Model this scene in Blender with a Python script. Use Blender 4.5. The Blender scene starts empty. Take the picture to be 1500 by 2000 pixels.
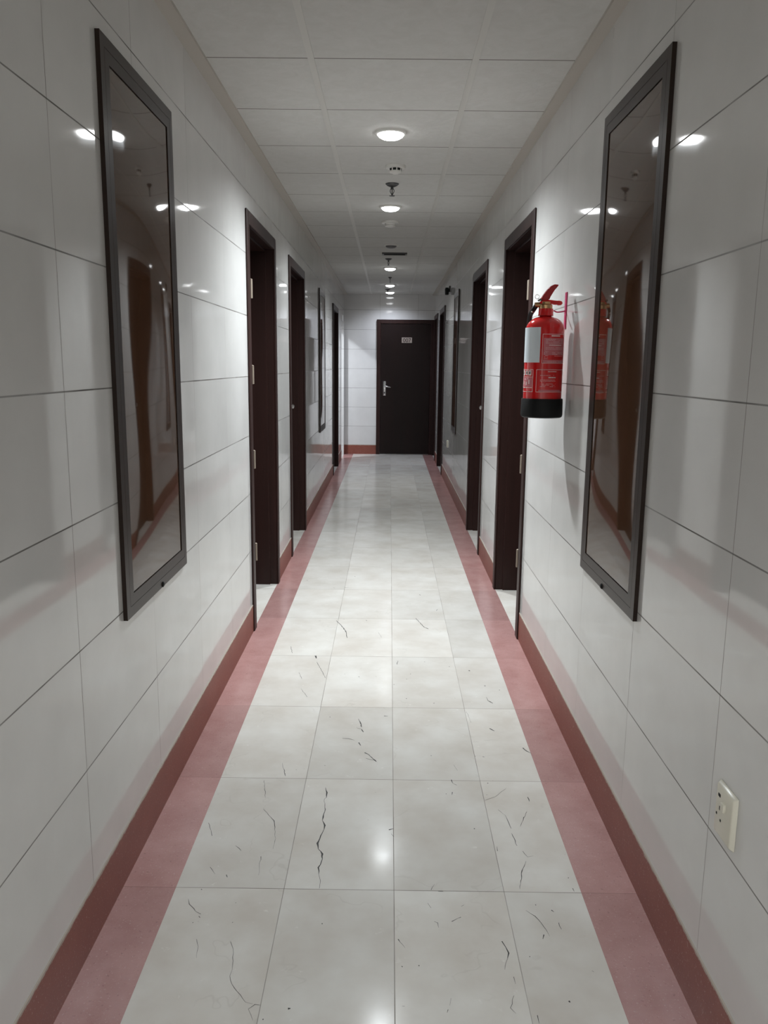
import bpy, bmesh, math, random
from mathutils import Matrix, Vector

# ---------------------------------------------------------------- camera, world, exposure
sc = bpy.context.scene
col = sc.collection
CAM_H = 1.45
pitch, yaw, roll = -0.1811, -0.0051, 0.0107
cy_, sy_, cp_, sp_ = math.cos(yaw), math.sin(yaw), math.cos(pitch), math.sin(pitch)
Fw = Vector((sy_*cp_, cy_*cp_, sp_)); Rt = Vector((cy_, -sy_, 0)); Up = Rt.cross(Fw)
Rr = Rt*math.cos(roll) + Up*math.sin(roll); Ur = Up*math.cos(roll) - Rt*math.sin(roll)
cam_data = bpy.data.cameras.new('camera')
cam_data.sensor_fit = 'HORIZONTAL'; cam_data.sensor_width = 36.0
cam_data.lens = 36.0*1572.17/1500.0
cam_data.clip_start = 0.02; cam_data.clip_end = 60
cam = bpy.data.objects.new('camera', cam_data); col.objects.link(cam)
M = Matrix.Identity(4)
for i in range(3):
    M[i][0] = Rr[i]; M[i][1] = Ur[i]; M[i][2] = -Fw[i]
M[0][3], M[1][3], M[2][3] = 0, 0, CAM_H
cam.matrix_world = M
sc.camera = cam
world = bpy.data.worlds.new('world'); sc.world = world
world.use_nodes = True
world.node_tree.nodes['Background'].inputs[0].default_value = (0, 0, 0, 1)
world.node_tree.nodes['Background'].inputs[1].default_value = 0
sc.view_settings.view_transform = 'Standard'; sc.view_settings.look = 'None'
sc.view_settings.gamma = 1.0; sc.view_settings.use_curve_mapping = False
sc.view_settings.exposure = 0.0
LAMP_W = 275.0         # watts of each ceiling downlight
LENS = 14.0            # glow of the lit lenses
LAMP_SIDE_W = 260.0    # lamp in the side passage at the far left
CONE = 154.0

# ---------------------------------------------------------------- measures of the corridor (metres)
XL, XR = -0.735, 0.712
ZC = 2.55
YB, YE = -3.4, 13.2
T = 0.2                 # wall thickness
BL, BR = -0.583, 0.554  # inner edges of the red floor borders
random.seed(7)

# ---------------------------------------------------------------- materials
def srgb(r, g, b):
    def f(c):
        c /= 255.0
        return c/12.92 if c <= 0.04045 else ((c+0.055)/1.055)**2.4
    return (f(r), f(g), f(b), 1)

def mat(name, colr, rough=0.5, metal=0.0, emis=None, strength=0, spec=0.5, coat=0):
    m = bpy.data.materials.new(name); m.use_nodes = True
    b = m.node_tree.nodes['Principled BSDF']
    b.inputs['Base Color'].default_value = colr if len(colr) == 4 else (*colr, 1)
    b.inputs['Roughness'].default_value = rough
    b.inputs['Metallic'].default_value = metal
    b.inputs['Specular IOR Level'].default_value = spec
    b.inputs['Coat Weight'].default_value = coat
    b.inputs['Coat Roughness'].default_value = 0.03
    if emis:
        b.inputs['Emission Color'].default_value = (*emis, 1)
        b.inputs['Emission Strength'].default_value = strength
    return m

class NT:
    def __init__(s, m): s.t = m.node_tree; s.n = s.t.nodes; s.l = s.t.links; s.b = s.n['Principled BSDF']
    def new(s, typ, **k):
        x = s.n.new(typ)
        for a, v in k.items(): setattr(x, a, v)
        return x
    def math(s, op, a, b=None, c=None):
        x = s.new('ShaderNodeMath', operation=op)
        for i, v in enumerate((a, b, c)):
            if v is None: continue
            if isinstance(v, (int, float)): x.inputs[i].default_value = v
            else: s.l.new(v, x.inputs[i])
        return x.outputs[0]
    def mix(s, fac, a, b, typ='MIX'):
        x = s.new('ShaderNodeMix', data_type='RGBA', blend_type=typ)
        for i, v in ((0, fac), (6, a), (7, b)):
            if isinstance(v, (int, float)): x.inputs[i].default_value = v
            elif isinstance(v, tuple): x.inputs[i].default_value = v if len(v) == 4 else (*v, 1)
            else: s.l.new(v, x.inputs[i])
        return x.outputs[2]
    def noise(s, vec, scale, detail=3, rough=0.5, dist=0.0):
        x = s.new('ShaderNodeTexNoise'); x.inputs['Scale'].default_value = scale
        x.inputs['Detail'].default_value = detail; x.inputs['Roughness'].default_value = rough
        x.inputs['Distortion'].default_value = dist
        s.l.new(vec, x.inputs['Vector']); return x.outputs['Fac']
    def ramp(s, fac, stops):
        x = s.new('ShaderNodeValToRGB'); e = x.color_ramp.elements
        while len(e) > 1: e.remove(e[-1])
        e[0].position, e[0].color = stops[0][0], (*stops[0][1], 1) if len(stops[0][1]) == 3 else stops[0][1]
        for p, c in stops[1:]:
            q = e.new(p); q.color = (*c, 1) if len(c) == 3 else c
        s.l.new(fac, x.inputs[0]); return x.outputs[0]
    def step(s, v, lo, hi):
        x = s.new('ShaderNodeMapRange'); x.clamp = True
        x.inputs['From Min'].default_value = lo; x.inputs['From Max'].default_value = hi
        s.l.new(v, x.inputs['Value']); return x.outputs[0]
    def coords(s):
        c = s.new('ShaderNodeTexCoord').outputs['Object']
        p = s.new('ShaderNodeSeparateXYZ'); s.l.new(c, p.inputs[0])
        return c, p.outputs
    def comb(s, x, y, z):
        c = s.new('ShaderNodeCombineXYZ')
        for i, v in enumerate((x, y, z)):
            if isinstance(v, (int, float)): c.inputs[i].default_value = v
            else: s.l.new(v, c.inputs[i])
        return c.outputs[0]

def joint(nt, coord, off, pitch):
    """distance (m) to the nearest joint, and the tile index"""
    u = nt.math('DIVIDE', nt.math('SUBTRACT', coord, off), pitch)
    idx = nt.math('FLOOR', u); fr = nt.math('FRACT', u)
    d = nt.math('MULTIPLY', nt.math('MINIMUM', fr, nt.math('SUBTRACT', 1.0, fr)), pitch)
    return d, idx

def tile_material(name, ax_u, off_u, pit_u, ax_v, off_v, pit_v, base, base2, grout_u, grout_v, wu, wv, rough, tilt, veins=False, jitter=1.0):
    m = mat(name, base, rough); nt = NT(m)
    c, ax = nt.coords()
    du, iu = joint(nt, ax[ax_u], off_u, pit_u)
    dv, iv = joint(nt, ax[ax_v], off_v, pit_v)
    wn = nt.new('ShaderNodeTexWhiteNoise', noise_dimensions='3D')
    nt.l.new(nt.comb(iu, iv, 3.7), wn.inputs['Vector'])
    # per-tile offset so the clouding differs from tile to tile
    vm = nt.new('ShaderNodeVectorMath', operation='MULTIPLY_ADD')
    nt.l.new(wn.outputs['Color'], vm.inputs[0]); vm.inputs[1].default_value = (9, 9, 9); nt.l.new(c, vm.inputs[2])
    cloud = nt.noise(vm.outputs[0], 5.0, 4, 0.55)
    cfac = nt.step(cloud, 0.3, 0.75)
    colr = nt.mix(cfac, base, base2)
    tone = nt.math('MULTIPLY_ADD', wn.outputs['Value'], 0.10*jitter, 1.0-0.05*jitter)
    colr = nt.mix(1.0, colr, nt.comb(tone, tone, tone), 'MULTIPLY')
    if veins:
        wv_ = nt.noise(vm.outputs[0], 2.2, 4, 0.6, 0.2)
        line = nt.math('ABSOLUTE', nt.math('SUBTRACT', wv_, 0.5))
        gate = nt.step(nt.noise(vm.outputs[0], 6.0, 2), 0.5, 0.62)
        vein = nt.math('MULTIPLY', nt.step(line, 0.006, 0.0), gate)
        colr = nt.mix(nt.math('MULTIPLY', vein, 0.13), colr, (0.22, 0.19, 0.16, 1))
        sp = nt.noise(vm.outputs[0], 75.0, 1, 0.4)
        spg = nt.step(nt.noise(vm.outputs[0], 3.0, 2), 0.50, 0.7)
        spots = nt.math('MULTIPLY', nt.step(sp, 0.80, 0.84), spg)
        colr = nt.mix(spots, colr, (0.05, 0.045, 0.04, 1))
        ps = nt.step(nt.noise(vm.outputs[0], 22.0, 4, 0.7), 0.66, 0.75)
        colr = nt.mix(nt.math('MULTIPLY', ps, 0.35), colr, (0.8, 0.79, 0.76, 1))
    # joint strength wavers along its length
    jn = nt.step(nt.noise(c, 4.0, 3), 0.3, 0.65)
    ju = nt.math('MULTIPLY', nt.step(du, wu*1.25, wu*0.75), nt.math('MULTIPLY_ADD', jn, 0.5, 0.45))
    jv = nt.math('MULTIPLY', nt.step(dv, wv*1.25, wv*0.75), nt.math('MULTIPLY_ADD', jn, 0.4, 0.6))
    colr = nt.mix(ju, colr, grout_u); colr = nt.mix(jv, colr, grout_v)
    nt.l.new(colr, nt.b.inputs['Base Color'])
    rn = nt.math('MULTIPLY_ADD', nt.noise(c, 9.0, 3), rough*0.8, rough*0.6)
    nt.l.new(nt.math('ADD', rn, nt.math('MULTIPLY', nt.math('MAXIMUM', ju, jv), 0.5)), nt.b.inputs['Roughness'])
    # each tile is set at a very slightly different angle
    sub = nt.new('ShaderNodeVectorMath', operation='SUBTRACT')
    nt.l.new(wn.outputs['Color'], sub.inputs[0]); sub.inputs[1].default_value = (0.5, 0.5, 0.5)
    geo = nt.new('ShaderNodeNewGeometry')
    ma = nt.new('ShaderNodeVectorMath', operation='MULTIPLY_ADD')
    nt.l.new(sub.outputs[0], ma.inputs[0]); ma.inputs[1].default_value = (tilt, tilt, tilt)
    nt.l.new(geo.outputs['Normal'], ma.inputs[2])
    nrm = nt.new('ShaderNodeVectorMath', operation='NORMALIZE'); nt.l.new(ma.outputs[0], nrm.inputs[0])
    bump = nt.new('ShaderNodeBump'); bump.inputs['Strength'].default_value = 0.25
    bump.inputs['Distance'].default_value = 0.0006
    hgt = nt.math('SUBTRACT', nt.math('MULTIPLY', nt.noise(c, 2.2, 2), 1.2), nt.math('MAXIMUM', ju, jv))
    nt.l.new(hgt, bump.inputs['Height']); nt.l.new(nrm.outputs[0], bump.inputs['Normal'])
    nt.l.new(bump.outputs[0], nt.b.inputs['Normal'])
    return m

WALLC = (0.60, 0.59, 0.57, 1); WALLC2 = (0.65, 0.64, 0.62, 1)
FLOOR_SPEC = 0.028
GH = (0.06, 0.05, 0.04, 1); GV = (0.13, 0.105, 0.085, 1)
def wall_mat(name, ax, off):
    return tile_material(name, ax, off, 0.611, 2, 0.149, 0.3082, WALLC, WALLC2, GV, GH, 0.0013, 0.0018, 0.05, 0.010, jitter=0.5)
m_wall_l = wall_mat('wall_tile_left', 1, 1.833)
m_wall_r = wall_mat('wall_tile_right', 1, 1.622)
m_wall_e = wall_mat('wall_tile_end', 0, -0.165)
m_floor = tile_material('marble_floor', 0, -0.2796, 0.3085, 1, 2.03, 0.6115, (0.49, 0.455, 0.41, 1), (0.60, 0.585, 0.55, 1),
                        (0.17, 0.15, 0.13, 1), (0.15, 0.13, 0.11, 1), 0.0010, 0.0011, 0.15, 0.006, veins=True, jitter=1.7)
m_floor.node_tree.nodes['Principled BSDF'].inputs['Specular IOR Level'].default_value = FLOOR_SPEC
def red_stone(name, c1, c2, rough, joints=True):
    m = mat(name, c1, rough); nt = NT(m); c, ax = nt.coords()
    f = nt.step(nt.noise(c, 7, 5, 0.65), 0.3, 0.7)
    colr = nt.mix(f, c1, c2)
    g = nt.step(nt.noise(c, 160, 2, 0.6), 0.62, 0.72)
    colr = nt.mix(nt.math('MULTIPLY', g, 0.35), colr, (0.62, 0.5, 0.46, 1))
    dk = nt.step(nt.noise(c, 90, 2, 0.6), 0.36, 0.30)
    colr = nt.mix(nt.math('MULTIPLY', dk, 0.3), colr, (0.12, 0.06, 0.06, 1))
    if joints:
        d, i = joint(nt, ax[1], 2.03, 0.6115)
        wn = nt.new('ShaderNodeTexWhiteNoise', noise_dimensions='1D'); nt.l.new(i, wn.inputs['W'])
        tone = nt.math('MULTIPLY_ADD', wn.outputs['Value'], 0.2, 0.9)
        colr = nt.mix(1.0, colr, nt.comb(tone, tone, tone), 'MULTIPLY')
        colr = nt.mix(nt.math('MULTIPLY', nt.step(d, 0.0012, 0.0006), 0.5), colr, (0.12, 0.07, 0.06, 1))
    nt.l.new(colr, nt.b.inputs['Base Color'])
    return m, nt, colr, c, ax
m_border = red_stone('red_border_stone', (0.33, 0.175, 0.162, 1), (0.41, 0.24, 0.225, 1), 0.22)[0]
m_base, _nt, _cl, _c, _ax = red_stone('red_skirting_stone', (0.20, 0.060, 0.042, 1), (0.235, 0.078, 0.056, 1), 0.4, False)
m_base.node_tree.nodes['Principled BSDF'].inputs['Specular IOR Level'].default_value = 0.25
_edge = _nt.math('ADD', _ax[2], _nt.math('MULTIPLY', _nt.noise(_c, 35, 4, 0.7), 0.016))
_m2 = _nt.mix(_nt.step(_edge, 0.1515, 0.1545), _cl, (0.38, 0.33, 0.28, 1))
_nt.l.new(_m2, _nt.b.inputs['Base Color'])

# ceiling board
m_ceil = mat('ceiling_board', (0.60, 0.595, 0.565), 0.9, spec=0.15); nt = NT(m_ceil); c, ax = nt.coords()
d, i = joint(nt, ax[1], 3.195, 0.6025)
big = nt.step(nt.noise(c, 14, 4, 0.6, 1.0), 0.3, 0.7)
colr = nt.mix(big, (0.585, 0.58, 0.55, 1), (0.63, 0.625, 0.60, 1))
colr = nt.mix(nt.math('MULTIPLY', nt.step(d, 0.0042, 0.0022), 0.95), colr, (0.13, 0.115, 0.10, 1))
nt.l.new(colr, nt.b.inputs['Base Color'])
bump = nt.new('ShaderNodeBump'); bump.inputs['Strength'].default_value = 0.5; bump.inputs['Distance'].default_value = 0.004
nt.l.new(nt.noise(c, 18, 3, 0.6, 1.5), bump.inputs['Height']); nt.l.new(bump.outputs[0], nt.b.inputs['Normal'])
m_grid = mat('ceiling_grid_metal', (0.62, 0.61, 0.57), 0.45)
m_angle = mat('ceiling_edge_trim', (0.50, 0.465, 0.415), 0.5)

# dark varnished wood
def wood(name, c1, c2, rough):
    m = mat(name, c1, rough, spec=0.25); nt = NT(m); c, ax = nt.coords()
    v = nt.comb(nt.math('MULTIPLY', ax[0], 26), nt.math('MULTIPLY', ax[1], 26), nt.math('MULTIPLY', ax[2], 1.2))
    f = nt.step(nt.noise(v, 1.0, 6, 0.6, 0.3), 0.3, 0.7)
    nt.l.new(nt.mix(f, c1, c2), nt.b.inputs['Base Color'])
    # chipped varnish low on the frames
    return m
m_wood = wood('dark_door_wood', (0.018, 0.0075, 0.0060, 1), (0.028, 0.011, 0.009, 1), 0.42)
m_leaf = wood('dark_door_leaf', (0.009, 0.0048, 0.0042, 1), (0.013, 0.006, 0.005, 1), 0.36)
m_cab_frame = mat('cabinet_frame_enamel', (0.030, 0.020, 0.016), 0.30, spec=0.14)
m_cab_panel = mat('cabinet_panel_lacquer', (0.072, 0.036, 0.020), 0.04, spec=0.36)
m_groove = mat('cabinet_groove', (0.006, 0.005, 0.005), 0.6)
m_black = mat('black_rubber', (0.008, 0.009, 0.009), 0.5, spec=0.2)
m_steel = mat('brushed_steel', (0.62, 0.60, 0.56), 0.3, 1.0)
m_hinge = mat('hinge_brass', (0.30, 0.25, 0.20), 0.5, 0.6)
m_chrome = mat('chrome', (0.8, 0.8, 0.8), 0.12, 1.0)
m_darkmetal = mat('dark_sprinkler_metal', (0.10, 0.10, 0.10), 0.35, 0.8)
m_white = mat('white_plastic', (0.72, 0.71, 0.67), 0.35)
m_ivory = mat('ivory_plastic', (0.62, 0.59, 0.49), 0.3)
m_hole = mat('socket_hole', (0.01, 0.01, 0.01), 0.8)
m_red = mat('extinguisher_red', (0.62, 0.012, 0.014), 0.12)
m_darkred = mat('lever_red', (0.33, 0.010, 0.012), 0.25)
m_magenta = mat('bracket_red', (0.42, 0.02, 0.10), 0.35)
m_brass = mat('valve_brass', (0.45, 0.28, 0.14), 0.3, 1.0)
m_paper = mat('paper_label', (0.68, 0.74, 0.78), 0.6)
m_print = mat('printed_white', (0.80, 0.62, 0.60), 0.5)
m_printfaint = mat('printed_pink', (0.55, 0.14, 0.16), 0.45)
m_plate = mat('plate_beige', (0.34, 0.28, 0.24), 0.4)
m_lens = mat('lamp_lens', (0.9, 0.9, 0.9), 0.4, emis=(0.97, 0.985, 1.0), strength=LENS)
m_lens_side = mat('passage_lamp_lens', (0.9, 0.9, 0.9), 0.4, emis=(0.93, 0.96, 1.0), strength=LENS)
m_lens_off = mat('unlit_lens', (0.10, 0.10, 0.10), 0.3)
m_crack = mat('crack_fill', (0.02, 0.018, 0.016), 0.7)

# ---------------------------------------------------------------- mesh helpers
def box(bm, x0, x1, y0, y1, z0, z1, mi=0):
    vs = [bm.verts.new(p) for p in ((x0,y0,z0),(x1,y0,z0),(x1,y1,z0),(x0,y1,z0),(x0,y0,z1),(x1,y0,z1),(x1,y1,z1),(x0,y1,z1))]
    for f in ((0,3,2,1),(4,5,6,7),(0,1,5,4),(1,2,6,5),(2,3,7,6),(3,0,4,7)):
        bm.faces.new([vs[i] for i in f]).material_index = mi
def bevel(bm, w, seg=2):
    bmesh.ops.bevel(bm, geom=list(bm.edges), offset=w, segments=seg, affect='EDGES', profile=0.5)
def lathe(bm, prof, cx, cy, n=32, axis='Z', mi=0, cz=0):
    """prof: list of (r, h)"""
    rings = []
    for r, h in prof:
        ring = []
        for k in range(n):
            a = 2*math.pi*k/n
            u, v = r*math.cos(a), r*math.sin(a)
            if axis == 'Z': p = (cx+u, cy+v, cz+h)
            elif axis == 'Y': p = (cx+u, cy+h, cz+v)
            else: p = (cx+h, cy+u, cz+v)
            ring.append(bm.verts.new(p))
        rings.append(ring)
    for a, b in zip(rings, rings[1:]):
        for k in range(n):
            bm.faces.new((a[k], a[(k+1) % n], b[(k+1) % n], b[k])).material_index = mi
    for ring in (rings[0], rings[-1]):
        if (ring[0].co-ring[n//2].co).length > 1e-5:
            try: bm.faces.new(ring).material_index = mi
            except ValueError: pass
    return rings
def tube(bm, pts, r, n=10, mi=0):
    pts = [Vector(p) for p in pts]
    rings = []
    for i, p in enumerate(pts):
        t = (pts[min(i+1, len(pts)-1)]-pts[max(i-1, 0)]).normalized()
        a = t.cross(Vector((0, 0, 1)))
        if a.length < 0.1: a = t.cross(Vector((0, 1, 0)))
        a.normalize(); b = t.cross(a)
        rr = r[i] if isinstance(r, (list, tuple)) else r
        rings.append([bm.verts.new(p+a*rr*math.cos(2*math.pi*k/n)+b*rr*math.sin(2*math.pi*k/n)) for k in range(n)])
    for a, b in zip(rings, rings[1:]):
        for k in range(n): bm.faces.new((a[k], a[(k+1) % n], b[(k+1) % n], b[k])).material_index = mi
    bm.faces.new(rings[0]); bm.faces.new(rings[-1])
def spline(pts, n=8):
    P = [Vector(p) for p in pts]; out = []
    for i in range(len(P)-1):
        p0, p1, p2, p3 = P[max(i-1, 0)], P[i], P[i+1], P[min(i+2, len(P)-1)]
        for k in range(n):
            t = k/n
            out.append(0.5*((2*p1)+(p2-p0)*t+(2*p0-5*p1+4*p2-p3)*t*t+(3*p1-p0-3*p2+p3)*t**3))
    out.append(P[-1]); return out
def extrude_outline(bm, outline, d, fn):
    """outline: 2D points, fn(u,v,w) -> 3D; extruded from w=-d/2 to d/2"""
    a = [bm.verts.new(fn(u, v, -d/2)) for u, v in outline]
    b = [bm.verts.new(fn(u, v, d/2)) for u, v in outline]
    bm.faces.new(a); bm.faces.new(b[::-1])
    n = len(a)
    for k in range(n): bm.faces.new((a[k], b[k], b[(k+1) % n], a[(k+1) % n]))
def obj(name, bm, mats, parent=None, smooth=False, origin=None, label=None):
    bmesh.ops.recalc_face_normals(bm, faces=bm.faces)
    if origin is not None and parent is None:
        bmesh.ops.translate(bm, verts=bm.verts, vec=[-v for v in origin])
    if parent is not None:
        bmesh.ops.translate(bm, verts=bm.verts, vec=-parent_world(parent))
    me = bpy.data.meshes.new(name); bm.to_mesh(me); bm.free()
    for m in (mats if isinstance(mats, (list, tuple)) else [mats]): me.materials.append(m)
    if smooth:
        for p in me.polygons: p.use_smooth = True
        try: me.set_sharp_from_angle(angle=math.radians(38))
        except Exception: pass
    o = bpy.data.objects.new(name, me); col.objects.link(o)
    if parent is not None: o.parent = parent
    elif origin is not None: o.location = origin
    if label: o['label'] = label
    return o
def parent_world(o):
    v = Vector((0, 0, 0))
    while o is not None:
        v += Vector(o.location); o = o.parent
    return v
def thing(name, label, cat, loc, group=None):
    o = bpy.data.objects.new(name, None); col.objects.link(o); o.location = loc
    o.empty_display_size = 0.05
    o['label'] = label; o['category'] = cat
    if group: o['group'] = group
    return o
def struct(name, bm, m, label=None, smooth=False):
    o = obj(name, bm, m, smooth=smooth); o['kind'] = 'structure'
    if label: o['label'] = label
    return o
def struct_empty(name, loc, label=None):
    o = bpy.data.objects.new(name, None); col.objects.link(o); o.location = loc; o['kind'] = 'structure'
    o.empty_display_size = 0.05
    if label: o['label'] = label
    return o
def B(): return bmesh.new()

# ---------------------------------------------------------------- door and cabinet positions (y0, y1, outer frame)
DOORS_L = [(4.23, 5.27), (5.97, 7.04), (10.55, 11.58)]
DOORS_R = [(4.15, 5.20), (6.10, 7.13), (10.72, 11.74), (12.36, 13.16)]
DZ = 2.215
PASS_Y0, PASS_Y1, PASS_Z = 12.42, 13.10, 2.056

# ---------------------------------------------------------------- room shell
bm = B(); box(bm, -3.6, BL-0.152, YB, YE+0.1, -0.1, 0); box(bm, BL, BR, YB, YE, -0.1, 0); box(bm, XR, 1.1, YB, YE+0.1, -0.1, 0)
floor = struct('floor', bm, m_floor, 'pale cream marble tile floor with dark cracks')
bm = B(); box(bm, BL-0.152, BL, YB, YE, -0.1, 0); struct('trim_1', bm, m_border, 'red stone border strip of the floor along the left wall')
bm = B(); box(bm, BR, XR, YB, YE, -0.1, 0); struct('trim_2', bm, m_border, 'red stone border strip of the floor along the right wall')
bm = B(); box(bm, XL-T, XR+T, YB, YE+T, ZC, ZC+0.1); box(bm, -3.6, XL-T, 11.75, YE+T, ZC, ZC+0.1)
struct('ceiling', bm, m_ceil, 'white suspended ceiling boards with thin dark joints')

def side_wall(name, x0, x1, openings, m):
    bm = B(); y = YB
    for (a, b, z) in openings:
        box(bm, x0, x1, y, a, 0, ZC); box(bm, x0, x1, a, b, z, ZC); y = b
    box(bm, x0, x1, y, YE, 0, ZC)
    return struct(name, bm, m)
fo = 0.045
side_wall('wall_left', XL-T, XL, [(a+fo, b-fo, DZ-fo) for a, b in DOORS_L]+[(PASS_Y0, PASS_Y1, PASS_Z)], m_wall_l)['label'] = 'left wall of polished cream tiles'
side_wall('wall_right', XR, XR+T, [(a+fo, b-fo, DZ-fo) for a, b in DOORS_R], m_wall_r)['label'] = 'right wall of polished cream tiles'
bm = B(); box(bm, XL-T, XR+T, YE, YE+T, 0, ZC); struct('wall_end', bm, m_wall_e, 'far end wall of cream tiles beside the dark door')
bm = B(); box(bm, XL-T, XR+T, YB-T, YB, 0, ZC); struct('wall_back', bm, m_wall_e)
# the passage that opens off the far left end
bm = B(); box(bm, -3.6, XL-T, YE, YE+T, 0, ZC); box(bm, -3.6, XL-T, 11.75-0.1, 11.75, 0, ZC); box(bm, -3.7, -3.6, 11.65, YE+T, 0, ZC)
struct('wall_passage', bm, m_wall_e, 'bright tiled walls inside the side passage')

# skirting
def skirt(name, x0, x1, spans, label):
    bm = B()
    for a, b in spans: box(bm, x0, x1, a, b, 0, 0.151)
    struct(name, bm, m_base, label)
def gaps(doors, y1, extra=()):
    out = []; y = YB
    for a, b in list(doors)+list(extra):
        if a > y: out.append((y, a))
        y = b
    if y1 > y: out.append((y, y1))
    return out
skirt('baseboard_left', XL, XL+0.004, gaps(DOORS_L, YE-0.004, [(PASS_Y0, PASS_Y1)]), 'brownish red stone skirting along the left wall')
skirt('baseboard_right', XR-0.004, XR, gaps(DOORS_R, YE-0.004), 'brownish red stone skirting along the right wall')
bm = B(); box(bm, XL, -0.212, YE-0.004, YE, 0, 0.156); struct('baseboard_end', bm, m_base, 'red skirting below the end wall left of the door')

# ceiling grid: long runners and edge angles
for n, x in ((3, -0.3014), (4, 0.3014)):
    bm = B(); box(bm, x-0.012, x+0.012, YB, YE, ZC-0.002, ZC); struct('trim_%d' % n, bm, m_grid, 'long white metal runner of the ceiling grid')
for n, (x0, x1) in ((5, (XL, XL+0.050)), (6, (XR-0.048, XR))):
    bm = B(); box(bm, x0, x1, YB, YE, ZC-0.012, ZC); struct('trim_%d' % n, bm, m_angle, 'beige edge trim where the ceiling meets the wall')

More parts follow.
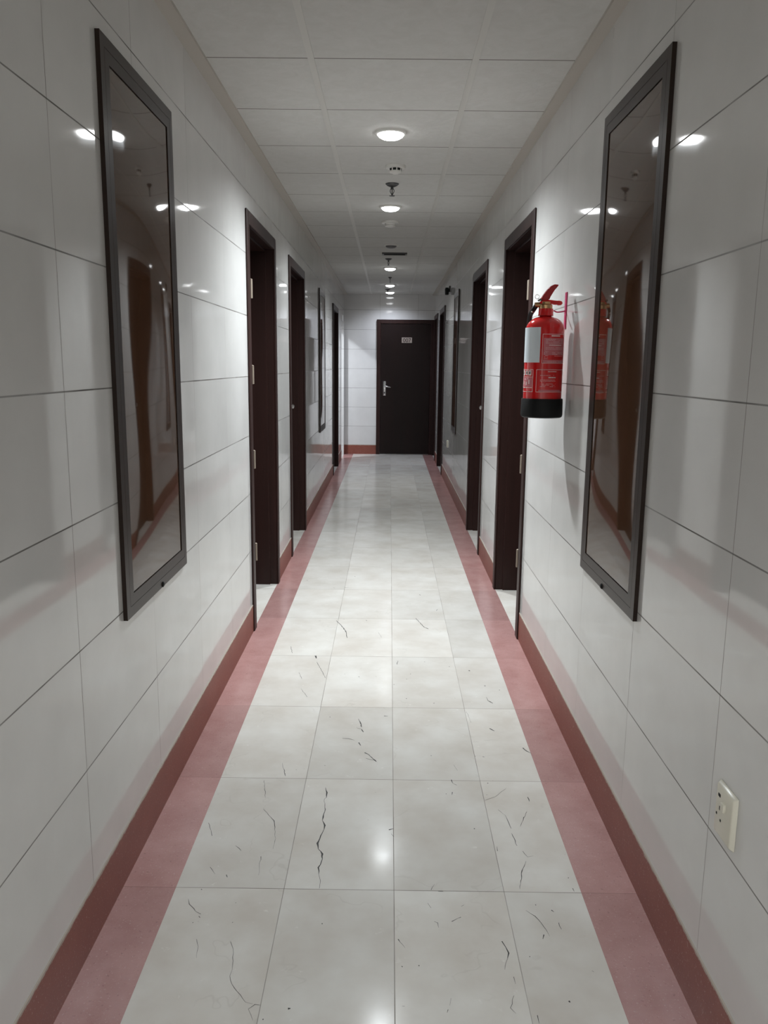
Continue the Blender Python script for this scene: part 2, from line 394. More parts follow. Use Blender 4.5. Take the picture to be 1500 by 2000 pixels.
# cracks and filled pits in the marble, thin ribbons lying in the floor surface
CRACKS = [[(-0.206,2.5808,0.87),(-0.1989,2.5483,2.85),(-0.1981,2.5164,1.41),(-0.2045,2.5057,0.56),(-0.1988,2.4545,0.82),(-0.1968,2.4296,1.36),(-0.1994,2.3954,2.15),(-0.2005,2.3762,1.06),(-0.1904,2.3483,3.15),(-0.1911,2.3252,1.56),(-0.1955,2.3025,2.06),(-0.1999,2.2757,2.04),(-0.2052,2.2495,3.02),(-0.2001,2.2198,0.99),(-0.1856,2.1952,2.46),(-0.1836,2.1708,1.46),(-0.1871,2.1427,1.2),(-0.1921,2.1285,2.38),(-0.1879,2.0963,0.47),(-0.1806,2.0664,0.46),(-0.1806,2.0336,1.14)],[(-0.5636,2.3533,0.53),(-0.5467,2.3122,0.78),(-0.5363,2.281,1.53)],[(-0.5079,2.1237,1.19),(-0.4865,2.0911,0.47)],[(-0.4535,2.0888,1.4),(-0.4483,2.0769,1.63)],[(-0.4538,2.2309,0.5),(-0.4318,2.2061,0.99)],[(-0.4009,2.4395,0.27),(-0.3559,2.3706,1.06),(-0.337,2.2725,0.25),(-0.3376,2.2167,0.5)],[(-0.368,2.1787,0.73),(-0.3653,2.1308,0.24),(-0.3609,2.0886,0.23)],[(-0.4268,2.6256,0.29),(-0.4053,2.5111,0.84)],[(-0.5363,1.9801,0.22),(-0.5283,1.9585,1.1),(-0.505,1.9302,0.43),(-0.488,1.9195,1.5)],[(-0.4913,1.9109,1.28),(-0.4865,1.9052,1.28)],[(-0.5021,1.887,1.06),(-0.4998,1.8846,1.05)],[(-0.4769,1.8242,0.2),(-0.4665,1.798,0.4),(-0.4613,1.7581,0.2)],[(-0.3883,1.8171,0.2),(-0.3731,1.7768,0.2),(-0.3657,1.7216,0.19),(-0.3675,1.7002,0.57),(-0.3574,1.6744,0.56),(-0.3159,1.6203,0.36),(-0.2982,1.6158,0.18)],[(-0.3057,1.6003,0.36),(-0.2929,1.614,1.08),(-0.2799,1.6123,0.36)],[(-0.3057,1.6003,0.18),(-0.2903,1.5689,0.18)],[(-0.2155,1.603,2.87),(-0.2096,1.604,2.16)],[(-0.1625,1.889,1.48),(-0.1594,1.8878,1.48)],[(0.0144,2.3274,2.61),(0.0279,2.3341,2.09)],[(0.0216,2.3059,0.52),(0.0297,2.29,1.28)],[(-0.511,2.0228,1.59),(-0.5076,2.02,1.13)],[(-0.4042,1.9679,0.88),(-0.4024,1.9652,0.88)],[(-0.2683,1.5721,1.23),(-0.2667,1.5712,1.06)],[(-0.398,1.8892,1.06),(-0.396,1.888,0.85)],[(-0.367,2.7056,0.61),(-0.3548,2.6563,0.89)],[(0.2363,2.6464,1.48),(0.2401,2.6203,0.59),(0.252,2.6093,2.04)],[(0.2333,2.5615,1.43),(0.2303,2.5431,0.85)],[(0.2099,2.5501,1.43),(0.212,2.548,1.14)],[(0.2853,2.3412,2.1),(0.2877,2.3394,1.83)],[(0.3621,2.6268,1.76),(0.3642,2.6246,1.47)],[(0.4885,2.5359,1.7),(0.4898,2.5076,1.4)],[(0.4542,2.4114,0.81),(0.45,2.3921,1.61)],[(0.4702,2.4431,0.82),(0.4346,2.3559,0.53)],[(0.3768,2.4538,0.27),(0.3965,2.4197,0.27),(0.401,2.3766,1.6),(0.4041,2.3441,1.31)],[(0.34,2.5111,0.84),(0.3793,2.5363,0.28),(0.4236,2.5915,0.29)],[(0.4015,2.3167,0.78),(0.4079,2.2509,1.26)],[(0.421,2.2233,0.75),(0.4311,2.1946,0.74),(0.4492,2.1999,0.49)],[(0.4225,2.1725,0.24),(0.4026,2.1248,1.19),(0.3838,2.0423,0.23)],[(0.3457,2.2452,0.5),(0.3441,2.2215,1.74)],[(0.5313,2.0971,1.41),(0.5328,2.0956,1.17)],[(0.5338,2.0492,2.06),(0.5352,2.0348,0.91)],[(0.1209,1.9771,0.44),(0.1293,1.957,0.88)],[(0.1348,1.9028,0.43),(0.1437,1.8986,0.64),(0.1451,1.8797,0.63)],[(0.1813,1.9038,1.28),(0.1989,1.917,0.64),(0.2072,1.9217,1.94)],[(0.2119,1.9654,0.66),(0.2205,1.9717,0.88)],[(0.0386,1.8347,1.03),(0.0561,1.8027,0.4)],[(0.3043,1.8324,1.23),(0.3113,1.8107,1.01),(0.3158,1.7906,1.6),(0.3097,1.7706,0.4),(0.2979,1.7335,0.58)],[(0.3161,1.7109,0.77),(0.3172,1.6874,0.57)],[(0.3079,1.6517,0.55),(0.2941,1.6149,0.54),(0.3047,1.5985,0.18)],[(0.0461,1.7405,1.75),(0.0489,1.7373,1.56)],[(0.088,1.7435,1.37),(0.0895,1.7425,1.17)],[(0.4161,1.9779,1.33),(0.4166,1.9732,1.33)],[(0.3859,1.9524,0.44),(0.4063,1.9298,0.86),(0.4267,1.8762,0.63),(0.4307,1.853,0.21)],[(0.4551,1.9552,1.53),(0.4615,1.9473,0.65)],[(0.417,1.8588,1.46),(0.411,1.8423,1.03)],[(0.4648,1.9052,1.07),(0.4669,1.8801,1.26)],[(0.3658,1.7802,1.2),(0.3675,1.778,1.19)],[(0.4333,1.6383,2.2),(0.4353,1.6335,2.19)],[(0.3524,1.5947,0.71),(0.3523,1.5716,0.7)],[(0.1506,1.6074,0.9),(0.1477,1.5979,0.54)],[(0.1599,1.6415,0.18),(0.1553,1.6195,0.18)],[(0.5107,1.7344,0.78),(0.5144,1.7302,0.77)],[(0.0458,1.6155,0.72),(0.0514,1.6151,0.72)],[(0.1331,2.0333,0.91),(0.1447,2.0589,0.46)],[(0.1531,2.0287,1.14),(0.1668,2.0276,1.14)],[(-0.3582,3.8654,4.54),(-0.35,3.828,3.5)],[(-0.3439,3.7808,0.99),(-0.2832,3.5731,0.93)],[(-0.1131,3.1368,0.82),(-0.1048,3.1061,2.43),(-0.0969,3.0584,2.0)],[(-0.1184,3.0525,0.4),(-0.0971,3.0409,1.19),(-0.0877,3.0137,2.36)],[(-0.1695,2.9577,1.55),(-0.1445,2.9551,1.54),(-0.1214,2.9426,0.77)],[(-0.1034,2.9237,2.29),(-0.0951,2.8983,2.65)],[(-0.0785,2.8411,2.23),(-0.0622,2.8263,1.48),(-0.0509,2.804,1.1),(-0.0324,2.772,2.53)],[(-0.0721,2.796,1.1),(-0.054,2.7861,1.09),(-0.034,2.7823,1.09)],[(0.4464,3.3753,0.88),(0.4482,3.3402,1.74),(0.4679,3.3103,2.59)],[(0.453,3.5055,3.66),(0.4586,3.5012,2.74)],[(0.3988,3.6921,3.86),(0.4046,3.6848,3.37)],[(0.4228,3.063,1.6),(0.4399,3.0392,2.38)],[(0.5309,2.8968,2.27),(0.5424,2.8691,2.25),(0.5559,2.854,0.75)],[(0.3674,2.8215,2.21),(0.3736,2.8187,2.21)],[(0.0944,3.5738,2.8),(0.0979,3.5716,2.8)],[(0.1882,3.8018,2.48),(0.1928,3.7968,1.98)],[(0.0349,3.5077,2.29),(0.0384,3.5033,2.29)],[(0.089,3.3496,2.19),(0.0924,3.3476,2.19)],[(0.1138,3.6337,1.9),(0.1176,3.6411,1.9)],[(0.0572,3.8078,1.49),(0.053,3.7558,0.98)],[(0.1685,4.4965,1.76),(0.1871,4.4266,1.16),(0.2088,4.342,2.27),(0.234,4.3063,2.81)],[(-0.29,4.4323,1.74),(-0.2579,4.3543,1.71),(-0.2253,4.2495,2.22),(-0.2122,4.1395,1.62)],[(-0.2342,3.1516,2.47),(-0.23,3.148,2.06)],[(-0.0068,3.1678,2.07),(0.0092,3.1664,1.65)],[(0.1716,2.8237,2.21),(0.1759,2.8223,1.84)],[(-0.2227,2.7379,1.79),(-0.219,2.7352,1.79)],[(-0.3789,2.751,0.36),(-0.3575,2.6603,0.69)],[(-0.4162,3.6401,0.48),(-0.3937,3.5578,0.93)],[(-0.3859,3.4452,0.45),(-0.3477,3.3504,0.88)],[(-0.4984,3.9948,1.04),(-0.4788,3.8967,1.02)],[(0.2534,2.7536,0.36),(0.2639,2.7113,0.35)],[(0.3383,2.8252,1.48),(0.3409,2.8223,1.47)],[(0.2079,3.3002,1.72),(0.2124,3.3064,1.73)],[(-0.1298,3.597,2.35),(-0.126,3.5924,1.88)],[(0.3437,3.2219,0.42),(0.3522,3.1106,0.41)],[(-0.1204,4.4496,2.32),(-0.1134,4.4358,2.32)],[(-0.2272,5.4241,2.83),(-0.2215,5.4141,2.83)],[(-0.5474,5.3036,2.77),(-0.5418,5.2989,2.77)],[(0.2087,4.9889,2.61),(0.213,4.9717,2.6)],[(-0.3543,5.126,2.01),(-0.3426,5.1219,2.01)],[(-0.2788,5.1293,2.01),(-0.2549,5.1304,2.01)],[(0.3058,4.6769,1.83),(0.2971,4.6459,1.82)],[(0.3073,3.7415,1.95),(0.3107,3.7366,1.95)],[(0.5144,3.4587,1.81),(0.5176,3.4567,1.81)],[(-0.0458,4.2402,0.55),(-0.026,4.1464,0.54)]]

bm = B()
for line in CRACKS:
    P = [Vector((x, y, 0.0004)) for x, y, w in line]; W = [max(w*1.9, 0.8)*0.0005 for x, y, w in line]
    if len(P) == 2 and (P[0]-P[1]).length < 0.004:
        c0 = (P[0]+P[1])/2; r = max(W)*1.15
        vs = [bm.verts.new(c0+Vector((r*(0.8+0.4*random.random())*math.cos(a), 1.3*r*(0.8+0.4*random.random())*math.sin(a), 0))) for a in [k*math.pi/4 for k in range(8)]]
        bm.faces.new(vs); continue
    # subdivide with a little jitter so they read as natural cracks
    Q, V = [], []
    for i in range(len(P)-1):
        k = max(1, int((P[i+1]-P[i]).length/0.012))
        for j in range(k):
            t = j/k; q = P[i].lerp(P[i+1], t)
            if j: q += Vector((random.uniform(-.0018, .0018), random.uniform(-.001, .001), 0))
            Q.append(q); V.append((W[i]*(1-t)+W[i+1]*t)*random.uniform(0.55, 1.3))
    Q.append(P[-1]); V.append(W[-1]*0.5)
    prev = None
    for i, q in enumerate(Q):
        t = (Q[min(i+1, len(Q)-1)]-Q[max(i-1, 0)]); t.normalize(); nrm = Vector((-t.y, t.x, 0))
        cur = (bm.verts.new(q+nrm*V[i]), bm.verts.new(q-nrm*V[i]))
        if prev: bm.faces.new((prev[0], prev[1], cur[1], cur[0]))
        prev = cur
obj('crack', bm, m_crack, floor, label='dark cracks and pits in the cream marble')

# ---------------------------------------------------------------- side doors
def side_door(n, sg, y0, y1, label, hinges=False, knob=False, zt=DZ):
    X = XL if sg < 0 else XR
    def bx(bm, d0, d1, a, b, z0, z1):   # d = depth into the wall from its face (negative = proud)
        u, v = X+sg*d0, X+sg*d1
        box(bm, min(u, v), max(u, v), a, b, z0, z1)
    root = struct_empty('door_%d' % n, (X, (y0+y1)/2, 0), label)
    aw = 0.07
    bm = B()
    bx(bm, -0.011, 0.0, y0, y0+aw, 0, zt); bx(bm, -0.011, 0.0, y1-aw, y1, 0, zt); bx(bm, -0.011, 0.0, y0+aw, y1-aw, zt-aw, zt)
    bevel(bm, 0.003, 1)
    fr = obj('door_casing', bm, m_wood, root, smooth=False)
    bm = B()
    bx(bm, 0.0, T, y0+fo, y0+aw, 0, zt-fo); bx(bm, 0.0, T, y1-aw, y1-fo, 0, zt-fo); bx(bm, 0.0, T, y0+aw, y1-aw, zt-aw, zt-fo)
    # door stop
    bx(bm, 0.045, 0.158, y0+aw, y0+aw+0.014, 0, zt-aw); bx(bm, 0.045, 0.158, y1-aw-0.014, y1-aw, 0, zt-aw); bx(bm, 0.045, 0.158, y0+aw+0.014, y1-aw-0.014, zt-aw-0.014, zt-aw)
    bevel(bm, 0.002, 1)
    obj('door_jamb', bm, m_wood, root)
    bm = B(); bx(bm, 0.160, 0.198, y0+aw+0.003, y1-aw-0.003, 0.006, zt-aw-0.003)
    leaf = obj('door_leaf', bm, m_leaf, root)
    if hinges:
        for z in (0.43, 0.94, 1.39, 1.83):
            bm = B(); xx = X-sg*0.011
            lathe(bm, [(0.0, -0.050), (0.008, -0.048), (0.008, 0.048), (0.0, 0.052)], xx, y0+aw+0.010, 10, cz=z)
            obj('hinge', bm, m_hinge, root, smooth=True)
    if knob:
        bm = B()
        prof = [(0.0, 0.0), (0.012, 0.0), (0.012, 0.02), (0.013, 0.026), (0.017, 0.036), (0.013, 0.046), (0.0, 0.05)]
        lathe(bm, [(r, -0.004+h*0.9) for r, h in prof], X-sg*0.008, y0+aw, 16, axis='Y', cz=1.135)
        obj('latch', bm, m_chrome, root, smooth=True)
    return root
LB = [('dark brown wooden doorway, nearest on the left wall', 1, 0), ('dark brown wooden doorway, second on the left wall, with a small chrome latch', 0, 1), ('dark brown wooden doorway, farthest on the left wall', 0, 0)]
for k, (a, b) in enumerate(DOORS_L): side_door(k+1, -1, a, b, LB[k][0], LB[k][1], LB[k][2])
RB = [('dark brown wooden doorway behind the fire extinguisher', 1, 0), ('dark brown wooden doorway, second on the right wall, with a small chrome latch', 0, 1),
      ('dark brown wooden doorway, third on the right wall', 0, 0), ('dark brown wooden doorway in the right wall at the very end', 0, 0)]
for k, (a, b) in enumerate(DOORS_R): side_door(k+4, 1, a, b, RB[k][0], RB[k][1], RB[k][2])

# ---------------------------------------------------------------- door in the end wall
root = struct_empty('door_8', (0.25, YE, 0), 'dark brown closed door facing down the corridor, with number plate and lever handle')
ex0, ex1, ez = -0.212, XR, 2.158
bm = B(); fw = 0.062
box(bm, ex0, ex0+fw, YE-0.035, YE, 0, ez); box(bm, ex1-fw, ex1, YE-0.035, YE, 0, ez); box(bm, ex0+fw, ex1-fw, YE-0.035, YE, ez-fw, ez)
bevel(bm, 0.004, 2)
obj('door_frame', bm, m_wood, root)
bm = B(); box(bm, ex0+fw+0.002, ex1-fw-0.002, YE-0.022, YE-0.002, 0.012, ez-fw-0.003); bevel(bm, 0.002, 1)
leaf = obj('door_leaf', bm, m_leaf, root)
yf = YE-0.022
bm = B(); box(bm, -0.104, -0.058, yf-0.008, yf, 0.955, 1.185); bevel(bm, 0.0035, 2)
pl = obj('handle_plate', bm, m_chrome, leaf, smooth=True)
bm = B()
lathe(bm, [(0.0, -0.045), (0.010, -0.045), (0.011, -0.008)], -0.081, yf, 14, axis='Y', cz=1.105)
tube(bm, [(-0.085, yf-0.045, 1.106), (-0.05, yf-0.047, 1.104), (-0.01, yf-0.046, 1.098), (0.02, yf-0.042, 1.09)], [0.009, 0.013, 0.012, 0.006], 12)
obj('lever_handle', bm, m_chrome, leaf, smooth=True)
bm = B(); lathe(bm, [(0.0, -0.014), (0.011, -0.013), (0.012, -0.006)], -0.081, yf, 14, axis='Y', cz=1.0)
obj('keyhole_cylinder', bm, m_darkmetal, leaf, smooth=True)
bm = B(); box(bm, 0.188, 0.352, yf-0.006, yf, 1.795, 1.880); bevel(bm, 0.002, 2)
np_ = obj('number_plate', bm, m_plate, leaf, label='small beige plate with dark characters')
cu = bpy.data.curves.new('tmp_text', 'FONT'); cu.body = '007'; cu.size = 0.088; cu.align_x = 'CENTER'; cu.extrude = 0.0008
to = bpy.data.objects.new('tmp_text', cu); col.objects.link(to)
dg = bpy.context.evaluated_depsgraph_get(); dg.update()
me = bpy.data.meshes.new_from_object(to.evaluated_get(dg)); bpy.data.objects.remove(to); bpy.data.curves.remove(cu)
me.transform(Matrix.Translation((0.270, yf-0.0068, 1.806)) @ Matrix.Rotation(math.pi/2, 4, 'X'))
me.transform(Matrix.Translation(-parent_world(np_)))
me.materials.clear(); me.materials.append(m_leaf)
o = bpy.data.objects.new('plate_number', me); col.objects.link(o); o.parent = np_

# white plaque over the passage opening
bm = B(); box(bm, XL, XL+0.008, 12.50, 12.78, 2.10, 2.19); bevel(bm, 0.002, 1)
o = obj('wall_plaque', bm, m_white, origin=(XL, 12.64, 2.1)); o['label'] = 'small white plaque above the bright opening at the far left'; o['category'] = 'sign'

# ---------------------------------------------------------------- flush cabinets
def cabinet(sg, y0, y1, z0, z1, label, near=True):
    X = XL if sg < 0 else XR
    root = thing('wall_cabinet', label, 'cabinet', (X, (y0+y1)/2, z0), 'flush wall cabinets along the corridor')
    def bx(bm, d0, d1, a, b, c, d):
        u, v = X-sg*d0, X-sg*d1
        box(bm, min(u, v), max(u, v), a, b, c, d)
    def ring(bm, d0, d1, i0, i1, zi0=None, zi1=None):
        """rectangular ring between insets i0 and i1"""
        bx(bm, d0, d1, y0+i0, y0+i1, z0+i0, z1-i0); bx(bm, d0, d1, y1-i1, y1-i0, z0+i0, z1-i0)
        bx(bm, d0, d1, y0+i1, y1-i1, z0+i0, z0+i1); bx(bm, d0, d1, y0+i1, y1-i1, z1-i1, z1-i0)
    bm = B(); ring(bm, 0.0, 0.012, 0.0, 0.0300); obj('cabinet_frame', bm, m_cab_frame, root)
    bm = B(); ring(bm, 0.0, 0.0105, 0.0300, 0.0312); ring(bm, 0.0, 0.006, 0.0626, 0.0650); obj('seam', bm, m_groove, root)
    door = None
    bm = B(); ring(bm, 0.0, 0.012, 0.0312, 0.0626)
    door = obj('cabinet_door', bm, m_cab_frame, root)
    # the sheet panel is slightly dished, so reflections bend
    bm = B(); ny, nz = 26, 60; g = []
    ya, yb, za, zb = y0+0.065, y1-0.065, z0+0.065, z1-0.065
    for i in range(ny+1):
        rowv = []
        for j in range(nz+1):
            u, v = i/ny*2-1, j/nz*2-1
            d = 0.0095+0.0060*(1-u*u)*(1-v**4)+0.0012*math.sin(2.3*u+4.1*v+sg)*(1-u*u)*(1-v*v)
            rowv.append(bm.verts.new((X-sg*d, ya+(yb-ya)*i/ny, za+(zb-za)*j/nz)))
        g.append(rowv)
    for i in range(ny):
        for j in range(nz): bm.faces.new((g[i][j], g[i+1][j], g[i+1][j+1], g[i][j+1]))
    # closed back
    edge = [g[i][0] for i in range(ny+1)]+[g[ny][j] for j in range(1, nz+1)]+[g[i][nz] for i in range(ny-1, -1, -1)]+[g[0][j] for j in range(nz-1, 0, -1)]
    back = [bm.verts.new((X, v.co.y, v.co.z)) for v in edge]
    for k in range(len(edge)):
        bm.faces.new((edge[k], edge[(k+1) % len(edge)], back[(k+1) % len(edge)], back[k]))
    obj('panel', bm, m_cab_panel, door, smooth=True, label='glossy brown sheet panel')
    if near:
        bm = B(); lathe(bm, [(0.0, 0.0), (0.009, 0.0), (0.009, 0.014), (0.005, 0.017), (0.0, 0.017)], X-sg*0.0, (y0+y1)/2+0.02, 14, axis='X', cz=z0+0.008)
        if sg > 0: bmesh.ops.scale(bm, vec=(-1, 1, 1), verts=bm.verts, space=Matrix.Translation((-X, 0, 0)))
        obj('lock', bm, m_black, door, smooth=True)
    return root
cabinet(-1, 2.152, 2.818, 0.738, 2.2545, 'large dark brown flush cabinet, nearest on the left wall')
cabinet(1, 2.203, 2.848, 0.738, 2.2545, 'large dark brown flush cabinet beside the red fire extinguisher')
cabinet(-1, 8.50, 9.19, 0.735, 2.215, 'distant narrow-looking flush cabinet past the second door on the left wall', False)
cabinet(1, 8.56, 9.13, 0.730, 2.225, 'distant flush cabinet past the second door on the right wall', False)

# ---------------------------------------------------------------- ceiling fittings
def downlight(x, y, lens, label, r=0.062, watts=LAMP_W, tint=(0.90, 0.96, 1.0), cone=CONE):
    root = thing('ceiling_downlight', label, 'ceiling light', (x, y, ZC), 'round downlights in the ceiling')
    bm = B()
    lathe(bm, [(r+0.001, 0.0), (r+0.001, -0.010), (r+0.004, -0.012), (r+0.012, -0.009), (r+0.015, 0.0)], x, y, 40, cz=ZC)
    for f in [f for f in bm.faces if len(f.verts) > 4]: bm.faces.remove(f)
    obj('trim_ring', bm, m_white, root, smooth=True)
    bm = B(); lathe(bm, [(r, -0.0005), (r, -0.012), (r*0.93, -0.020), (r*0.7, -0.028), (r*0.35, -0.032), (0.0, -0.033)], x, y, 40, cz=ZC)
    obj('lens', bm, lens, root, smooth=True)
    if watts:
        ld = bpy.data.lights.new('downlight_lamp', 'SPOT'); ld.energy = watts; ld.color = tint
        ld.spot_size = math.radians(cone); ld.spot_blend = 1.0; ld.shadow_soft_size = r*0.8
        lo = bpy.data.objects.new('downlight_lamp', ld); col.objects.link(lo); lo.parent = root; lo.location = (0, 0, -0.045)
for y, k, lab in ((4.14, 1.0, 'lit round downlight, nearest and largest in the ceiling'), (5.99, 0.56, 'lit round downlight just beyond the sprinkler head'),
               (9.65, 0.30, 'lit round downlight beyond the dark ceiling vent'), (11.65, 0.20, 'second farthest lit round downlight'), (12.76, 0.17, 'farthest lit round downlight, close to the end wall')):
    downlight(-0.008, y, m_lens, lab, watts=LAMP_W*k, tint=(0.90, 0.96, 1.0) if y < 11 else (0.80, 0.86, 1.0))
downlight(0.0, 7.84, m_lens_off, 'unlit round downlight before the ceiling vent', 0.052, 0)
downlight(-0.01, -1.6, m_lens, 'added fill downlight behind the camera, out of view', watts=LAMP_W*2.1)  # added unseen lamp, fills in light on the near walls and floor
downlight(-1.50, 11.95, m_lens_side, 'downlight inside the side passage', watts=LAMP_SIDE_W, cone=179.0, tint=(0.84, 0.90, 1.0))

def detector(x, y, r, label, holes=True):
    root = thing('smoke_detector', label, 'smoke detector', (x, y, ZC), 'ceiling smoke detectors')
    bm = B(); lathe(bm, [(r, 0.0), (r, -0.010), (r*0.96, -0.014), (r*0.8, -0.016)], x, y, 36, cz=ZC); obj('base_plate', bm, m_white, root, smooth=True)
    bm = B(); lathe(bm, [(r*0.62, -0.014), (r*0.60, -0.026), (r*0.5, -0.030)], x, y, 36, cz=ZC); obj('sensor_chamber', bm, m_black if holes else m_white, root, smooth=True)
    if holes:
        bm = B()
        for k in range(8):
            a = k*math.pi/4+0.2; rr = r*0.60
            box(bm, x+rr*math.cos(a)-0.003, x+rr*math.cos(a)+0.003, y+rr*math.sin(a)-0.003, y+rr*math.sin(a)+0.003, ZC-0.036, ZC-0.013)
        obj('cage', bm, m_white, root)
    bm = B(); lathe(bm, [(r*0.62, -0.029), (r*0.58, -0.037), (r*0.3, -0.043), (0.0, -0.044)], x, y, 36, cz=ZC); obj('cap', bm, m_white, root, smooth=True)
detector(0.020, 4.80, 0.056, 'round white smoke detector between the nearest downlight and the sprinkler')
detector(-0.008, 6.60, 0.070, 'flat white smoke detector just beyond the second downlight', False)

def sprinkler(x, y, label, s=1.0):
    root = thing('fire_sprinkler', label, 'sprinkler', (x, y, ZC), 'ceiling fire sprinklers')
    bm = B(); lathe(bm, [(0.042*s, 0.0), (0.041*s, -0.003), (0.030*s, -0.012), (0.014*s, -0.020), (0.0, -0.020)], x, y, 32, cz=ZC); obj('escutcheon', bm, m_darkmetal, root, smooth=True)
    bm = B()
    lathe(bm, [(0.008*s, -0.018), (0.009*s, -0.030), (0.006*s, -0.034)], x, y, 16, cz=ZC)
    for q in (-1, 1): tube(bm, spline([(x+q*0.008*s, y, ZC-0.030), (x+q*0.012*s, y, ZC-0.045), (x, y, ZC-0.068)], 5), 0.0022*s, 8)
    tube(bm, [(x, y, ZC-0.030), (x, y, ZC-0.070)], 0.003*s, 8)
    obj('sprinkler_body', bm, m_darkmetal, root, smooth=True)
    bm = B(); lathe(bm, [(0.0, -0.068), (0.017*s, -0.070), (0.017*s, -0.072), (0.0, -0.0725)], x, y, 24, cz=ZC); obj('deflector', bm, m_darkmetal, root, smooth=True)
sprinkler(0.002, 5.26, 'dark metal sprinkler head hanging before the second downlight')
sprinkler(-0.026, 8.83, 'dark sprinkler head just beyond the ceiling vent', 0.9)
sprinkler(-0.008, 10.66, 'small dark sprinkler head between the third and fourth lit downlights', 0.55)
sprinkler(-0.045, 12.33, 'sprinkler head in front of the farthest downlight', 1.0)

root = thing('ceiling_vent', 'dark louvred vent in the ceiling beyond the unlit downlight', 'vent', (0.03, 8.42, ZC))
bm = B(); vx0, vx1, vy0, vy1 = -0.09, 0.16, 8.36, 8.47
for b_ in ((vx0, vx1, vy0, vy0+0.02), (vx0, vx1, vy1-0.02, vy1), (vx0, vx0+0.02, vy0+0.02, vy1-0.02), (vx1-0.02, vx1, vy0+0.02, vy1-0.02)):
    box(bm, b_[0], b_[1], b_[2], b_[3], ZC-0.012, ZC)
obj('vent_frame', bm, m_darkmetal, root)
bm = B(); box(bm, vx0+0.02, vx1-0.02, vy0+0.02, vy1-0.02, ZC-0.003, ZC); obj('backing', bm, m_black, root)
for k in range(4):
    bm = B(); yy = vy0+0.028+k*0.017; box(bm, vx0+0.02, vx1-0.02, yy, yy+0.004, ZC-0.016, ZC-0.003); obj('louvre', bm, m_black, root)

# small black wall device high on the right wall, far away
root = thing('emergency_spotlight', 'small black device high on the right wall near the distant cabinet', 'wall light', (XR, 9.98, 2.30))
bm = B(); box(bm, XR-0.012, XR, 9.95, 10.01, 2.315, 2.385); bevel(bm, 0.003, 1); obj('bracket', bm, m_black, root)
bm = B(); lathe(bm, [(0.0, -0.045), (0.022, -0.043), (0.026, 0.02), (0.018, 0.040), (0.0, 0.042)], XR-0.036, 9.98, 20, axis='Z', cz=2.325)
obj('housing', bm, m_black, root, smooth=True)

# ---------------------------------------------------------------- sockets
def socket(y, z, w, h, label, rocker=True):
    root = thing('wall_socket', label, 'socket', (XR, y, z), 'ivory sockets on the right wall')
    bm = B(); box(bm, XR-0.011, XR, y-w/2, y+w/2, z-h/2, z+h/2)
    top = [v for v in bm.verts if v.co.x < XR-0.005]
    for v in top: v.co.y += 0.006*(1 if v.co.y < y else -1); v.co.z += 0.006*(1 if v.co.z < z else -1)
    bevel(bm, 0.0025, 2)
    pl = obj('face_plate', bm, m_ivory, root, smooth=True)
    if rocker:
        xf = XR-0.0114
        def hole(dy, dz, a, b, deep=0.001):
            bm = B(); box(bm, xf-0.0003, xf+deep, y+dy-a, y+dy+a, z+dz-b, z+dz+b); bevel(bm, min(a, b)*0.3, 1); obj('socket_hole', bm, m_hole, pl)
        # y runs away from the camera: +dy is left in the view
        hole(0.023, 0.032, 0.0055, 0.0035)
        hole(0.017, 0.006, 0.0023, 0.0045)
        hole(0.030, -0.012, 0.0028, 0.0028)
        hole(0.009, -0.018, 0.0028, 0.0028)
        bm = B(); box(bm, xf-0.006, xf+0.001, y-0.012, y+0.004, z+0.010, z+0.028); bevel(bm, 0.0018, 2); obj('switch_rocker', bm, m_ivory, root, smooth=True)
socket(1.533, 0.539, 0.089, 0.118, 'ivory power socket with a switch, low on the near right wall')
socket(9.75, 0.512, 0.080, 0.090, 'tiny distant white socket low on the right wall below the far cabinet', False)

# ---------------------------------------------------------------- fire extinguisher
ex, ey = 0.600, 3.20
root = thing('fire_extinguisher', 'red fire extinguisher with black base hanging on the right wall', 'fire extinguisher', (ex, ey, 1.252))
R0 = 0.0745
bm = B()
prof = [(0.0, 1.262), (R0-0.002, 1.262), (R0, 1.30), (R0, 1.592)]
for k in range(1, 9):
    a = k/8*math.pi/2*0.93; prof.append((R0*math.cos(a)*0.98+0.0015*0 if k < 8 else 0.030, 1.592+0.050*math.sin(a)))
prof += [(0.0285, 1.646), (0.0275, 1.668), (0.0, 1.668)]
lathe(bm, prof, ex, ey, 64)
body = obj('cylinder_body', bm, m_red, root, smooth=True)
bm = B(); Rb = 0.0815
lathe(bm, [(0.0, 1.252), (Rb-0.008, 1.252), (Rb-0.002, 1.256), (Rb, 1.264), (Rb-0.0015, 1.322), (Rb-0.003, 1.326), (R0+0.0008, 1.326), (R0+0.0008, 1.30)], ex, ey, 64)
obj('base_skirt', bm, m_black, root, smooth=True)
bm = B()
lathe(bm, [(0.0, 1.666), (0.024, 1.666), (0.026, 1.670), (0.026, 1.682), (0.020, 1.686), (0.020, 1.694), (0.0, 1.694)], ex-0.002, ey, 24)
lathe(bm, [(0.0, -0.040), (0.009, -0.040), (0.010, -0.02), (0.010, 0.0)], ex-0.004, ey, 14, axis='X', cz=1.683)
valve = obj('valve', bm, m_brass, root, smooth=True)
bm = B()
extrude_outline(bm, [(0.574, 1.694), (0.584, 1.700), (0.600, 1.703), (0.630, 1.697), (0.648, 1.699), (0.658, 1.696), (0.661, 1.689), (0.656, 1.682), (0.646, 1.681), (0.636, 1.686), (0.618, 1.689), (0.612, 1.684), (0.604, 1.680), (0.590, 1.684), (0.574, 1.688)],
                0.024, lambda u, v, w: (u, ey+w, v))
bevel(bm, 0.0018, 1); obj('carry_handle', bm, m_red, root, smooth=True)
bm = B()
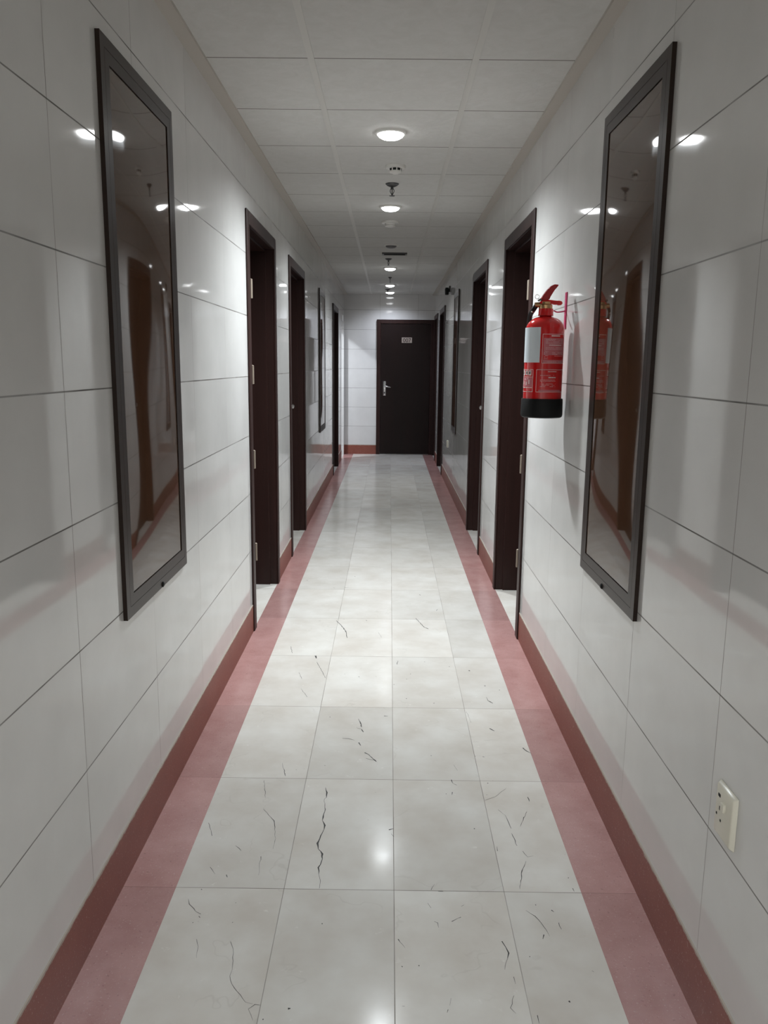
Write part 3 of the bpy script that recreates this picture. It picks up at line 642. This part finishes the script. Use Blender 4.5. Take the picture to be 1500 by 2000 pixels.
extrude_outline(bm, [(0.577, 1.704), (0.584, 1.716), (0.600, 1.738), (0.612, 1.752), (0.626, 1.759), (0.642, 1.758), (0.641, 1.753), (0.628, 1.738), (0.616, 1.722), (0.610, 1.704), (0.598, 1.699), (0.580, 1.698)],
                0.026, lambda u, v, w: (u, ey+w, v))
bevel(bm, 0.0018, 1); obj('squeeze_lever', bm, m_darkred, root, smooth=True)
bm = B(); tube(bm, [(0.574, ey-0.017, 1.701), (0.574, ey+0.017, 1.701)], 0.0045, 12)
obj('pivot_pin', bm, m_darkmetal, root, smooth=True)
bm = B(); tube(bm, [(0.562+0.008*math.cos(a*math.pi/10), ey-0.012, 1.712+0.008*math.sin(a*math.pi/10)) for a in range(0, 20)], 0.0011, 6)
obj('safety_ring', bm, m_chrome, root, smooth=True)
bm = B(); tube(bm, spline([(0.578, ey, 1.683), (0.562, ey+0.002, 1.681), (0.554, ey+0.006, 1.672), (0.549, ey+0.012, 1.656)], 5), 0.0055, 10)
obj('hose_fitting', bm, m_steel, root, smooth=True)
bm = B(); tube(bm, spline([(0.563, ey+0.003, 1.681), (0.553, ey+0.012, 1.664), (0.548, ey+0.045, 1.645), (0.552, ey+0.082, 1.60), (0.565, ey+0.095, 1.50), (0.575, ey+0.096, 1.38), (0.58, ey+0.096, 1.30)], 8), 0.0095, 14)
obj('hose', bm, m_black, root, smooth=True)
# printed surfaces wrapped on the cylinder. phi = 0 faces the camera side, + towards the wall
cam_dir = math.atan2(0-ey, 0-ex)
def patch(bm, p0, p1, z0, z1, lift=0.0004, mi=0):
    n = max(2, int(abs(p1-p0)/4)+1); pr = None
    for k in range(n+1):
        a = cam_dir+math.radians(p0+(p1-p0)*k/n)
        q = [bm.verts.new((ex+(R0+lift)*math.cos(a), ey+(R0+lift)*math.sin(a), z)) for z in (z0, z1)]
        if pr: bm.faces.new((pr[0], q[0], q[1], pr[1])).material_index = mi
        pr = q
def outline(bm, p0, p1, z0, z1, w=0.0016, lift=0.0006, mi=0):
    dp = math.degrees(w/R0)
    patch(bm, p0, p1, z0, z0+w, lift, mi); patch(bm, p0, p1, z1-w, z1, lift, mi)
    patch(bm, p0, p0+dp, z0+w, z1-w, lift, mi); patch(bm, p1-dp, p1, z0+w, z1-w, lift, mi)
bm = B(); patch(bm, -88, -12, 1.464, 1.596, 0.0009); obj('paper_tag', bm, m_paper, body, label='blank pale blue paper label')
bm = B(); outline(bm, -6, 84, 1.461, 1.571)
random.seed(3)
def words(bm, p0, p1, z, h, dens=0.8, mi=0, mn=3, mx=9):
    p = p0
    while p < p1:
        l = min(random.uniform(mn, mx), p1-p)
        if random.random() < dens: patch(bm, p, p+l*0.86, z, z+h, 0.0006, mi)
        p += l
patch(bm, -2, 72, 1.492, 1.556, 0.0003, 1); patch(bm, -2, 74, 1.463, 1.474, 0.0003, 1)
words(bm, 20, 50, 1.5615, 0.0050, 0.95, 0, 3, 6)
words(bm, 14, 58, 1.5275, 0.0036, 0.97, 0, 2, 5)
for z in (1.551, 1.546, 1.541, 1.536, 1.519, 1.514): words(bm, 4, 66, z, 0.0011, 0.75, 0)
for z in (1.500, 1.4945, 1.4885): words(bm, 24, 66, z, 0.0012, 0.8, 0)
for z in (1.505, 1.500, 1.495, 1.490, 1.484, 1.478): words(bm, 0, 12, z, 0.0012, 0.7, 0, 2, 4)
words(bm, 10, 66, 1.466, 0.0012, 0.7, 0)
obj('instruction_label', bm, [m_print, m_printfaint], body, label='red instruction label with pale text lines')
bm = B(); outline(bm, -20, 84, 1.352, 1.438)
words(bm, 14, 42, 1.4285, 0.0028, 0.97, 0, 2, 5)
words(bm, 16, 40, 1.4055, 0.0045, 0.9, 0, 2, 5)
for z in (1.415, 1.398, 1.393, 1.383, 1.378, 1.373): words(bm, -8, 40, z, 0.0011, 0.75, 0)
patch(bm, -12, 62, 1.354, 1.361, 0.0003, 1)
obj('classification_label', bm, [m_print, m_printfaint], body, label='lower right label outlined in white')
bm = B(); outline(bm, -86, -30, 1.352, 1.438, 0.002)
patch(bm, -84, -33, 1.367, 1.370, 0.0006); patch(bm, -84, -33, 1.408, 1.410, 0.0006)
for (a, b, z0, z1) in ((-80, -66, 1.414, 1.434), (-62, -50, 1.416, 1.433), (-48, -36, 1.415, 1.434)): patch(bm, a, b, z0, z1, 0.0006)
for (a, b, z0, z1) in ((-78, -74, 1.418, 1.430), (-58, -54, 1.420, 1.430), (-44, -40, 1.419, 1.429)): patch(bm, a, b, z0, z1, 0.0009, 2)
for (a, b, z0, z1) in ((-76, -70, 1.380, 1.392), (-60, -54, 1.378, 1.390), (-47, -42, 1.382, 1.398), (-52, -48, 1.400, 1.405), (-68, -58, 1.399, 1.402)): patch(bm, a, b, z0, z1, 0.0006)
patch(bm, -84, -33, 1.372, 1.406, 0.0002, 1)
obj('pictogram_label', bm, [m_print, m_printfaint, m_hole], body, label='lower left label with small white pictograms')

root.scale = (1.025, 1.025, 1.025); root.location = (0.6155, 3.280, 1.4500-(1.45-1.252)*1.025)

root = thing('extinguisher_bracket', 'thin red metal bracket on the tiles behind the fire extinguisher', 'bracket', (XR, 3.36, 1.66))
bm = B(); box(bm, XR-0.004, XR, 3.345, 3.375, 1.600, 1.745); bevel(bm, 0.001, 1); obj('wall_strip', bm, m_magenta, root)
bm = B(); tube(bm, spline([(XR-0.003, 3.36, 1.672), (0.69, 3.34, 1.667), (0.668, 3.32, 1.664), (0.652, 3.305, 1.668)], 6), 0.0028, 8)
obj('hook_wire', bm, m_magenta, root, smooth=True)
